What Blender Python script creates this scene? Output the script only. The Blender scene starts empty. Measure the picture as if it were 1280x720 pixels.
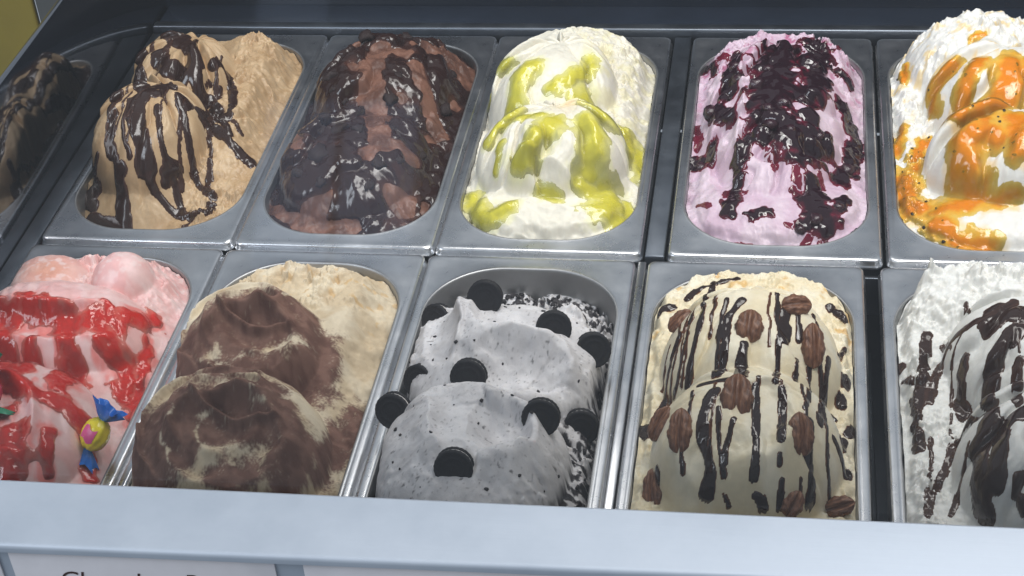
import bpy, bmesh, math, random
import numpy as np
from mathutils import Vector, Matrix, Euler

# ---------------------------------------------------------------- camera, world, lights, exposure
SC = bpy.context.scene
COL = SC.collection
cam_d = bpy.data.cameras.new('camera'); cam = bpy.data.objects.new('camera', cam_d); COL.objects.link(cam)
cam.location = (0.61978, -1.09088, 0.79349)
cam.rotation_euler = (0.92781, 0.07073, 0.14379)
cam_d.sensor_width = 36.0; cam_d.lens = 36.0*2120.3/1280.0
cam_d.clip_start = 0.02; cam_d.clip_end = 60.0
SC.camera = cam

world = bpy.data.worlds.new('World'); SC.world = world; world.use_nodes = True
bg = world.node_tree.nodes['Background']
bg.inputs[0].default_value = (0.66, 0.74, 0.84, 1); bg.inputs[1].default_value = 0.44

def area(name, loc, target, sx, sy, power, color):
    d = bpy.data.lights.new(name, 'AREA'); d.shape = 'RECTANGLE'; d.size = sx; d.size_y = sy
    d.energy = power; d.color = color
    o = bpy.data.objects.new(name, d); COL.objects.link(o); o.location = loc
    o.rotation_euler = (Vector(target)-Vector(loc)).to_track_quat('-Z', 'Y').to_euler()
    return o
# the strip lamp under the cabinet's top, the shop's ceiling panel, an added daylight fill, and the shop front's window panes
area('case_strip_lamp', (0.74, 0.12, 0.98), (0.62, -0.06, 0.0), 1.4, 0.20, 5.8, (1.0, 0.965, 0.92))
area('ceiling_lamp', (1.05, -0.35, 2.3), (0.5, -0.1, 0.0), 1.1, 0.9, 34.0, (1.0, 0.98, 0.96))
area('left_daylight_fill', (-1.5, -1.5, 1.9), (0.45, -0.2, 0.03), 1.4, 1.2, 40.0, (0.84, 0.91, 1.0))  # unseen cool fill, added at the left to give the near faces relief
area('window_pane_daylight', (-0.455, -3.0, 1.03), (-0.455, 0, 1.03), 0.17, 0.40, 0.21, (0.50, 0.66, 1.0))
area('window_pane_daylight', (-0.265, -3.0, 1.03), (-0.265, 0, 1.03), 0.17, 0.40, 0.21, (0.50, 0.66, 1.0))
area('window_pane_daylight', (-0.50, -3.0, 1.455), (-0.50, 0, 1.455), 0.17, 0.06, 0.022, (0.55, 0.70, 1.0))
SC.view_settings.view_transform = 'Standard'; SC.view_settings.look = 'None'
SC.view_settings.exposure = 0.14; SC.view_settings.gamma = 1.0; SC.view_settings.use_curve_mapping = False
SC.cycles.use_denoising = True
SC.cycles.max_bounces = 8; SC.cycles.transparent_max_bounces = 12
SC.cycles.caustics_reflective = False; SC.cycles.caustics_refractive = False
SC.cycles.sample_clamp_indirect = 6.0

OPEN_U, OPEN_V, OPEN_R = 74.0, 161.0, 58.0           # half opening of a pan and its corner radius, mm
TUB_X = dict(B1=.085, B2=.255, B3=.425, B4=.6134, B5=.7854, F1=.082, F2=.252, F3=.422, F4=.599, F5=.7785)
TUB_Y = dict(B=.180, F=-.1845)

# ---------------------------------------------------------------- noise and height fields (millimetres)
def _hash(i, j, s):
    n = (i.astype(np.int64)*374761393 + j.astype(np.int64)*668265263 + s*1274126177) & 0xFFFFFFFF
    n = ((n ^ (n >> 13))*1274126177) & 0xFFFFFFFF
    return ((n ^ (n >> 16)) & 0xFFFF)/65536.0
def pn(x, y, s=0):                                   # gradient noise, about -1..1
    x = np.asarray(x, float); y = np.asarray(y, float)
    i = np.floor(x); j = np.floor(y); fx = x-i; fy = y-j
    sx = fx*fx*fx*(fx*(fx*6-15)+10); sy = fy*fy*fy*(fy*(fy*6-15)+10)
    def g(a, b):
        t = _hash(i+a, j+b, s)*2*math.pi
        return np.cos(t)*(fx-a) + np.sin(t)*(fy-b)
    return 1.5*((g(0,0)*(1-sx)+g(1,0)*sx)*(1-sy) + (g(0,1)*(1-sx)+g(1,1)*sx)*sy)
def fbm(x, y, s=0, o=4, gain=.5):
    t = 0; a = 1.0
    for k in range(o):
        t = t + a*pn(x*2**k+17.3*k, y*2**k-9.1*k, s+k*31); a *= gain
    return t
def ridged(x, y, s=0, o=4):
    t = 0; a = 1.0
    for k in range(o):
        t = t + a*(1-2*np.abs(pn(x*2**k+5.7*k, y*2**k+3.3*k, s+k*17))); a *= .5
    return t/1.9
def cells(x, y, s=0):                                # distance to nearest jittered point, and that cell's random number
    i = np.floor(x); j = np.floor(y); d = np.full(np.shape(x), 9.0); r = np.zeros(np.shape(x))
    for a in (-1,0,1):
        for b in (-1,0,1):
            px = i+a+_hash(i+a, j+b, s); py = j+b+_hash(i+a, j+b, s+7)
            q = np.hypot(x-px, y-py); m = q < d
            d = np.where(m, q, d); r = np.where(m, _hash(i+a, j+b, s+13), r)
    return d, r
def sstep(a, b, x):
    t = np.clip((x-a)/(b-a), 0, 1); return t*t*(3-2*t)
def smax(a, b, k):
    h = np.clip(.5+.5*(a-b)/k, 0, 1); return b*(1-h)+a*h + k*h*(1-h)
def lobe(u, v, cu, cv, a, bf, bb, c, z0=0, rot=0, p=2.2, e=.62):
    t = math.radians(rot); x = (u-cu)*math.cos(t)+(v-cv)*math.sin(t); y = -(u-cu)*math.sin(t)+(v-cv)*math.cos(t)
    yy = np.where(y < 0, y/bf, y/bb)
    r = (np.abs(x/a)**p + np.abs(yy)**p)**(1/p)
    return np.where(r < 1, z0 + c*np.clip(1-r**2.4, 0, 1)**e, z0-60*(r-1)), r
def ball(u, v, cu, cv, a, b, c, z0=0):                # a round scoop
    r = np.hypot((u-cu)/a, (v-cv)/b)
    return np.where(r < 1, z0+c*np.sqrt(np.clip(1-r*r, 0, 1)), z0-70*(r-1)), r
def folds(u, v, pu, pv, n, s=0, wob=.35, sharp=.55, slant=0.0):   # overlapping petals running down from a crest
    ang = np.arctan2(u-pu, pv-v+6) + slant*np.hypot(u-pu, v-pv)
    ang = ang + wob*.35*pn(u/38, v/38, s) + wob*.10*pn(u/15, v/15, s+3)
    w = ang*n/math.pi*1.25; w = w + .55*pn(w*.45+.31*s, 0*w+s*.37, s+5); i = np.floor(w); f = w-i
    tall = .55+.75*_hash(i, i*0, s+11)
    streak = .10*pn(w*5.5, np.hypot(u-pu, v-pv)/45, s+21) + .05*pn(w*13, np.hypot(u-pu, v-pv)/30, s+22)
    near = sstep(3, 26, np.hypot(u-pu, v-pv))           # petals fade out where they meet
    return near*(tall*(np.sin(np.clip(f, 0, 1)**1.4*math.pi)**.7*1.0 + .75*f*sstep(1, .90, f)) - .6 + streak)
def poly_d(u, v, pts):                               # distance, signed side and position along a 2D polyline
    d = np.full(np.shape(u), 1e9); side = np.zeros(np.shape(u)); along = np.zeros(np.shape(u))
    seg = [math.dist(pts[k], pts[k+1]) for k in range(len(pts)-1)]; L = sum(seg); acc = 0
    for k in range(len(pts)-1):
        (x0, y0), (x1, y1) = pts[k], pts[k+1]; dx, dy = x1-x0, y1-y0; l2 = dx*dx+dy*dy+1e-9
        t = np.clip(((u-x0)*dx+(v-y0)*dy)/l2, 0, 1); q = np.hypot(u-x0-t*dx, v-y0-t*dy)
        m = q < d; d = np.where(m, q, d); side = np.where(m, np.sign(dx*(v-y0)-dy*(u-x0)), side)
        along = np.where(m, (acc+t*seg[k])/L, along); acc += seg[k]
    return d, side, along
def smooth_path(pts, n=4):                           # Catmull-Rom
    P = [pts[0]]+list(pts)+[pts[-1]]; out = []
    for k in range(1, len(P)-2):
        p0, p1, p2, p3 = P[k-1:k+3]
        for q in range(n):
            t = q/n
            out.append(tuple(.5*((2*b)+(c-a)*t+(2*a-5*b+4*c-d)*t*t+(3*b-a-3*c+d)*t**3) for a, b, c, d in zip(p0, p1, p2, p3)))
    return out+[tuple(pts[-1])]
def swoosh(u, v, pts, w, depth, lip, lipside=1):      # a spatula stroke: a shallow valley with a raised curl on one side
    d, s, t = poly_d(u, v, smooth_path(pts)); e = np.sin(np.clip(t, 0, 1)*math.pi)**.5
    val = -depth*np.clip(1-(d/w)**2, 0, 1)
    sd = d*s*lipside
    return e*(val + lip*np.exp(-((sd-w*.95)/(w*.22))**2) + .35*lip*np.exp(-((sd+w)/(w*.3))**2))
def bowl(u, v, cu, cv, a, b, depth, rim, rot=0, open_at=None):   # a scooped hollow with a rolled rim
    t = math.radians(rot); x = ((u-cu)*math.cos(t)+(v-cv)*math.sin(t))/a; y = (-(u-cu)*math.sin(t)+(v-cv)*math.cos(t))/b
    r = np.hypot(x, y); g_ = 1.0
    if open_at is not None: g_ = .5-.5*np.cos(np.arctan2(y, x)-math.radians(open_at))
    return -depth*np.clip(1-r*r, 0, 1) + rim*g_*np.exp(-((r-1.08)/.17)**2)
def crest(u, v, pts, h, soft, hard):                  # a soft fold with one steep side, left by the spatula
    d, sd, t = poly_d(u, v, smooth_path(pts)); e = np.clip(np.sin(np.clip(t, 0, 1)*math.pi), 0, 1)**.4
    w = np.where(sd > 0, soft, hard); return h*e*np.exp(-(d/w)**1.6)
def border(u, v):                                    # how far inside the pan's opening
    x = np.abs(u)-(OPEN_U-OPEN_R); y = np.abs(v)-(OPEN_V-OPEN_R)
    return -(np.hypot(np.maximum(x, 0), np.maximum(y, 0)) + np.minimum(np.maximum(x, y), 0) - OPEN_R)
def crumble(u, v, s, size=9, amp=3.0):                # torn, crumbly scooped surface
    uu = u+3*pn(u/14, v/14, s+1); vv = v+3*pn(u/14, v/14, s+2)
    d, r = cells(uu/size, vv/size, s); d2, r2 = cells(uu/(size*.42), vv/(size*.42), s+3)
    amp = amp*(.35+1.05*sstep(-.35, .45, pn(u/28, v/28, s+41)))
    return amp*((r-.5)*1.5*sstep(.72, .42, d) + .75*(r2-.5)*sstep(.75, .38, d2) + .6*ridged(u/size, v/size, s+9, 4) + .25*fbm(u/3.5, v/3.5, s+15, 2) - .3)
def edge_drop(z, u, v, zr, k=9.0):                    # the heap sinks to zr where it meets the steel
    b = border(u, v)-1.5-2.5*fbm(u/13+zr, v/13, 77, 3); t = sstep(0, k, b)
    zr = zr+5*fbm(u/21, v/21+zr, 78, 3); return z*t + np.minimum(z, zr)*(1-t)

def H_coffee(u, v):
    back = 22+.05*v - .10*np.maximum(0, -v-20) + crumble(u, v, 3, 14, 5.5)*sstep(5, 25, u)
    base = back-22*sstep(-20, -110, v) - 12*sstep(40, -20, u)
    base = edge_drop(base, u, v, -5, 30)
    f1, r1 = ball(u, v, -27, -44, 54, 66, 60, 0)
    f1 = f1 + 9*folds(u, v, -16, -22, 5.5, 11, .5)*sstep(.1, .5, r1)*sstep(1.25, .9, r1)
    f2, r2 = ball(u, v, -25, 50, 54, 62, 58, 0)
    f2 = f2 + 9*folds(u, v, -12, 72, 5.5, 12, .5)*sstep(.1, .5, r2)*sstep(1.25, .9, r2)
    z = smax(smax(base, f2, 5), f1, 3) + 1.1*fbm(u/22, v/22, 5, 4)
    return edge_drop(z, u, v, -4)
def H_brownie(u, v):
    base = 8+.08*v + crumble(u, v, 21, 14, 4)
    base = edge_drop(base, u, v, -9, 26)
    f1, r1 = lobe(u, v, -6, -56, 64, 86, 62, 38, -2)
    f1 = f1 + 7*folds(u, v, 12, -12, 4, 25, .8)*sstep(.1, .5, r1)*sstep(1.25, .9, r1)
    f2, r2 = lobe(u, v, -4, 62, 62, 80, 78, 38, 2)
    f2 = f2 + 7*folds(u, v, 4, 120, 5, 22, .8)*sstep(.1, .5, r2)*sstep(1.25, .9, r2)
    z = smax(smax(base, f2, 6), f1, 5) + 2.2*fbm(u/17, v/17, 23, 4)
    return edge_drop(z, u, v, -7)
def H_lime(u, v):
    base = 14+.09*v + crumble(u, v, 31, 12, 5.0)*sstep(0, 30, u+.25*v) - 14*sstep(-40, -120, v)
    base = edge_drop(base, u, v, -4, 22)
    f1, r1 = ball(u, v, -2, -60, 66, 58, 54, 0)
    f1 = f1 + 10*folds(u, v, -2, -34, 4.5, 33, .6, .5)*sstep(.15, .55, r1)*sstep(1.25, .9, r1)
    f2, r2 = ball(u, v, -14, 42, 60, 66, 56, 0)
    f2 = f2 + 10*folds(u, v, -8, 68, 4, 34, .6, .5)*sstep(.15, .55, r2)*sstep(1.25, .9, r2)
    f3, r3 = lobe(u, v, 2, -118, 62, 40, 40, 17, -3, p=2.4)
    z = smax(smax(smax(base, f2, 4), f1, 3), f3, 5) + 1.2*fbm(u/20, v/20, 35, 3) + 2.5*ridged((u+4*pn(u/20, v/20, 38))/30, (v+3*pn(u/14, v/14, 39))/22, 36, 2)*sstep(-70, -100, v)
    z = z + swoosh(u, v, [(-50,-128),(-15,-112),(25,-122),(52,-108)], 12, 5, 4)
    z = z + 10*np.exp(-((u+2)/30)**2-((v-118)/28)**2)
    return edge_drop(z, u, v, -3)
def H_berry(u, v):
    base = -2+.11*(v+100) + crumble(u, v, 41, 10, 4.5)*sstep(30, 60, np.abs(u)+.3*v)
    base = edge_drop(base, u, v, -4, 22)
    f1, r1 = lobe(u, v, -2, 20, 60, 135, 125, 42, 0, p=2.2, e=.72)
    f1 = f1 + 8*folds(u, v, -2, 120, 8, 42, .9)*sstep(.1, .6, r1)*sstep(1.3, .9, r1)
    f2, r2 = lobe(u, v, 2, -112, 66, 44, 44, 14, -2, p=2.4)
    z = smax(smax(base, f1, 7), f2, 8) + 1.2*fbm(u/17, v/17, 43, 4) + 3.0*ridged((u+4*pn(u/20, v/20, 44))/26, v/38, 45, 2)
    z = z + swoosh(u, v, [(-48,60),(-42,0),(-46,-60),(-30,-110)], 12, 4, 4)
    return edge_drop(z, u, v, -3)
def H_passion(u, v):
    hill, rh = lobe(u, v, 4, 108, 66, 70, 48, 56, 2, p=2.4)
    hill = hill + crumble(u, v, 51, 13, 5)*sstep(1.15, .8, rh)
    base = 6 + crumble(u, v, 55, 11, 5)*sstep(-10, -40, u) + .05*v
    f2, r2 = ball(u, v, 17, 36, 66, 62, 62, 0)
    f2 = f2 + 11*folds(u, v, 26, 62, 4.5, 52, .5, .5)*sstep(.12, .5, r2)*sstep(1.25, .9, r2)
    f1, r1 = ball(u, v, 12, -58, 64, 58, 56, 0)
    f1 = f1 + 11*folds(u, v, 24, -34, 4.5, 53, .5, .5)*sstep(.12, .5, r1)*sstep(1.25, .9, r1)
    f3, r3 = lobe(u, v, 10, -118, 66, 38, 40, 16, -2)
    z = smax(smax(smax(smax(base, hill, 6), f2, 3), f1, 3), f3, 5) + 1.2*fbm(u/22, v/22, 56, 3)
    return edge_drop(z, u, v, -3)
def H_strawberry(u, v):
    base = 10+.06*v + crumble(u, v, 61, 13, 6.5)*sstep(60, 100, v) - 12*sstep(30, 68, u)*sstep(70, -20, v)
    base = edge_drop(base, u, v, -4, 26)
    scoop, rb = ball(u, v, 24, 108, 25, 25, 27, 13)
    slab, rs = lobe(u, v, -40, 112, 32, 40, 26, 20, 10, p=2.2)
    f2, r2 = lobe(u, v, -14, 48, 76, 52, 50, 42, 4, p=2.4)
    f2 = f2 + swoosh(u, v, [(-66,36),(-30,28),(10,28),(42,44)], 15, 9, 5, 1)
    f1, r1 = lobe(u, v, -18, -62, 78, 85, 60, 46, 4, p=2.4)
    f1 = f1 + swoosh(u, v, [(-62,-66),(-26,-58),(6,-72),(16,-110)], 17, 8, 5, 1)
    z = smax(smax(smax(smax(base, scoop, 1.5), slab, 3), f2, 4), f1, 4) + 1.2*fbm(u/24, v/24, 63, 3)
    z = z + 1.6*pn((u+.3*v)/9, v/60, 64)*sstep(95, 60, v)
    return edge_drop(z, u, v, -2)
def H_cocoa(u, v):
    base = 12+.07*v + crumble(u, v, 71, 15, 6.5)*sstep(50, 90, v) - 5*sstep(50, 70, u)
    base = edge_drop(base, u, v, -6, 32)
    def disc(cu, cv, a, bf, bb, c, s):
        f, r = ball(u, v, cu, cv, a, bf, c, 0)
        q = a/64.0; W = lambda pts: [(cu+x*q, cv+y*q) for x, y in pts]
        uu = u+3*pn(u/19, v/19, s); vv = v+3*pn(u/19, v/19, s+1); x = (uu-cu)/q; y = (vv-cv)/q
        f = f + bowl(x, y, 10, -24, 34, 26, 17, 7, 12, 270) + bowl(x, y, 2, 14, 22, 13, 8, 6, 10, 200)
        f = f + swoosh(uu, vv, W([(16, 24), (0, 32), (-22, 28), (-38, 8), (-36, -22), (-14, -46)]), 10*q, 7, 6, -1)
        f = f + swoosh(uu, vv, W([(40, 2), (26, -4), (8, -4), (-8, 2), (-16, 12)]), 8*q, 5, 8, 1)
        f = f + 1.6*np.sin(np.hypot(x-6, y+6)/3.1+3*pn(u/20, v/20, s+4))*sstep(.35, .6, r)*sstep(1.15, .95, r)
        return f, r
    f2, r2 = disc(-20, 26, 62, 62, 62, 62, 72)
    f1, r1 = disc(-8, -78, 72, 68, 68, 66, 73)
    f2 = f2 + crest(u, v, [(52,-8),(35,6),(17,-2),(-11,-4),(-34,8)], 7, 12, 5)
    f1 = f1 + crest(u, v, [(30,-57),(24,-95),(10,-112),(-8,-114),(-22,-100),(-24,-80)], 7, 5, 12)
    side, rs = lobe(u, v, 34, 52, 28, 66, 50, 20, 4); side = edge_drop(side, u, v, -6, 30)
    z = smax(smax(smax(base, side, 6), f2, 3), f1, 3) + 1.0*fbm(u/18, v/18, 74, 4)
    return edge_drop(z, u, v, -2)
def H_cookie(u, v):
    b = crumble(u, v, 81, 9, 4.0); wu = u+4*pn(u/26, v/26, 85)+1.5*pn(u/10, v/10, 88); wv = v+4*pn(u/26, v/26, 86)+1.5*pn(u/10, v/10, 89)
    base = -14 + b*1.2 - 10*sstep(88, 120, v)
    f2, r2 = lobe(u, v, -1, 46, 76, 76, 44, 42, -2, p=2.4, e=.6)
    f2 = f2 + crest(wu, wv, [(-30,76),(-25,42),(-14,28),(12,24),(44,24),(55,0)], 15, 7, 20) + bowl(wu, wv, 18, 2, 34, 22, 12, 0)
    f2 = f2 + crest(wu, wv, [(4,-10),(22,-22),(43,-27),(66,-30)], 13, 12, 6) + bowl(wu, wv, -46, 40, 15, 40, 7, 5, 10, 180)
    f2 = f2 + 8*sstep(.55, 1.0, r2)*sstep(40, 70, v)*fbm(u/12, v/12, 84, 3)
    f2 = f2 + 20*np.exp(-((u-47)/9)**2-((v-80)/7)**2) + 10*np.exp(-((u+52)/6)**2-((v-84)/8)**2)
    f1, r1 = lobe(u, v, -8, -66, 68, 85, 50, 52, -4, p=2.1, e=.55)
    f1 = f1 + crest(wu, wv, [(-52,-50),(-35,-34),(-18,-28),(2,-40),(6,-58)], 11, 9, 18) + bowl(wu, wv, 16, -74, 24, 24, 14, 0)
    f1 = f1 + crest(wu, wv, [(4,-56),(24,-53),(36,-74),(26,-98),(4,-102)], 12, 12, 5) + crest(wu, wv, [(-37,-52),(-30,-87),(-12,-114)], 9, 5, 14)
    z = smax(smax(base, f2, 4), f1, 3) + .8*fbm(u/18, v/18, 83, 3) + .6*b*sstep(.7, 1., np.minimum(r1, r2))
    z = z + 2.2*ridged(wu/30, wv/20, 181, 2)*sstep(-5, 15, z)
    return edge_drop(z, u, v, -22, 7)
def H_pecan(u, v):
    base = 4+.03*v + 2.5*fbm(u/16, v/16, 91, 4) + crumble(u, v, 95, 14, 2.5)
    f2, r2 = ball(u, v, 1, 38, 65, 68, 62, 0)
    f2 = f2 + 4.5*folds(u, v, 0, 64, 5, 92, .4, .6)*sstep(.2, .6, r2)*sstep(1.25, .9, r2)
    f1, r1 = ball(u, v, 1, -54, 65, 66, 64, 0)
    f1 = f1 + bowl(u+3*pn(u/15, v/15, 97), v, 14, -62, 24, 22, 4, 3.5, 0, 250)
    f1 = f1 + 3.5*folds(u, v, -2, -40, 4, 93, .5, .7)*sstep(.35, .7, r1)*sstep(1.25, .9, r1)
    wu = u+3*pn(u/20, v/20, 98); wv = v+3*pn(u/20, v/20, 99)
    f1 = f1 + crest(wu, wv, [(8,-36),(26,-48),(33,-70),(24,-92),(2,-101),(-20,-96)], 6, 11, 5) + crest(wu, wv, [(-58,-60),(-48,-84),(-26,-112)], 5, 5, 12)
    f2 = f2 + crest(wu, wv, [(-46,30),(-30,52),(0,58),(34,50),(52,24)], 5, 6, 14)
    z = smax(smax(base, f2, 4), f1, 2.5) + .9*fbm(u/24, v/24, 94, 3)
    return edge_drop(z, u, v, -2, 6)
def H_stracciatella(u, v):
    base = 8 + crumble(u, v, 101, 13, 5.5) + .05*v
    hill, rh = lobe(u, v, 6, 122, 72, 50, 36, 32, 4, p=2.6)
    hill = hill + crumble(u, v, 102, 15, 6) + 16*np.exp(-((u+54)/7)**2-((v-134)/7)**2)
    f2, r2 = ball(u, v, 15, 46, 60, 64, 58, 0)
    f2 = f2 + 8*folds(u, v, 22, 70, 5, 103, .5, .55)*sstep(.2, .6, r2)*sstep(1.25, .9, r2)
    f1, r1 = ball(u, v, 16, -62, 60, 68, 66, 0)
    f1 = f1 + 8*folds(u, v, 22, -36, 5, 104, .5, .55)*sstep(.2, .6, r1)*sstep(1.25, .9, r1)
    z = smax(smax(smax(base, hill, 5), f2, 4), f1, 3) + 1.2*fbm(u/20, v/20, 105, 4)
    return edge_drop(z, u, v, -3)
def icy(f, k):
    return lambda u, v: f(u, v) + .28*fbm(u/4.5, v/4.5, k*13, 3)*(.5+.8*sstep(-.2, .4, pn(u/25, v/25, k)))
HEAPS = dict(B1=H_coffee, B2=H_brownie, B3=H_lime, B4=H_berry, B5=H_passion, F1=H_strawberry, F2=H_cocoa, F3=H_cookie, F4=H_pecan, F5=H_stracciatella)
HEAPS = {k: icy(f, i+1) for i, (k, f) in enumerate(HEAPS.items())}
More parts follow.
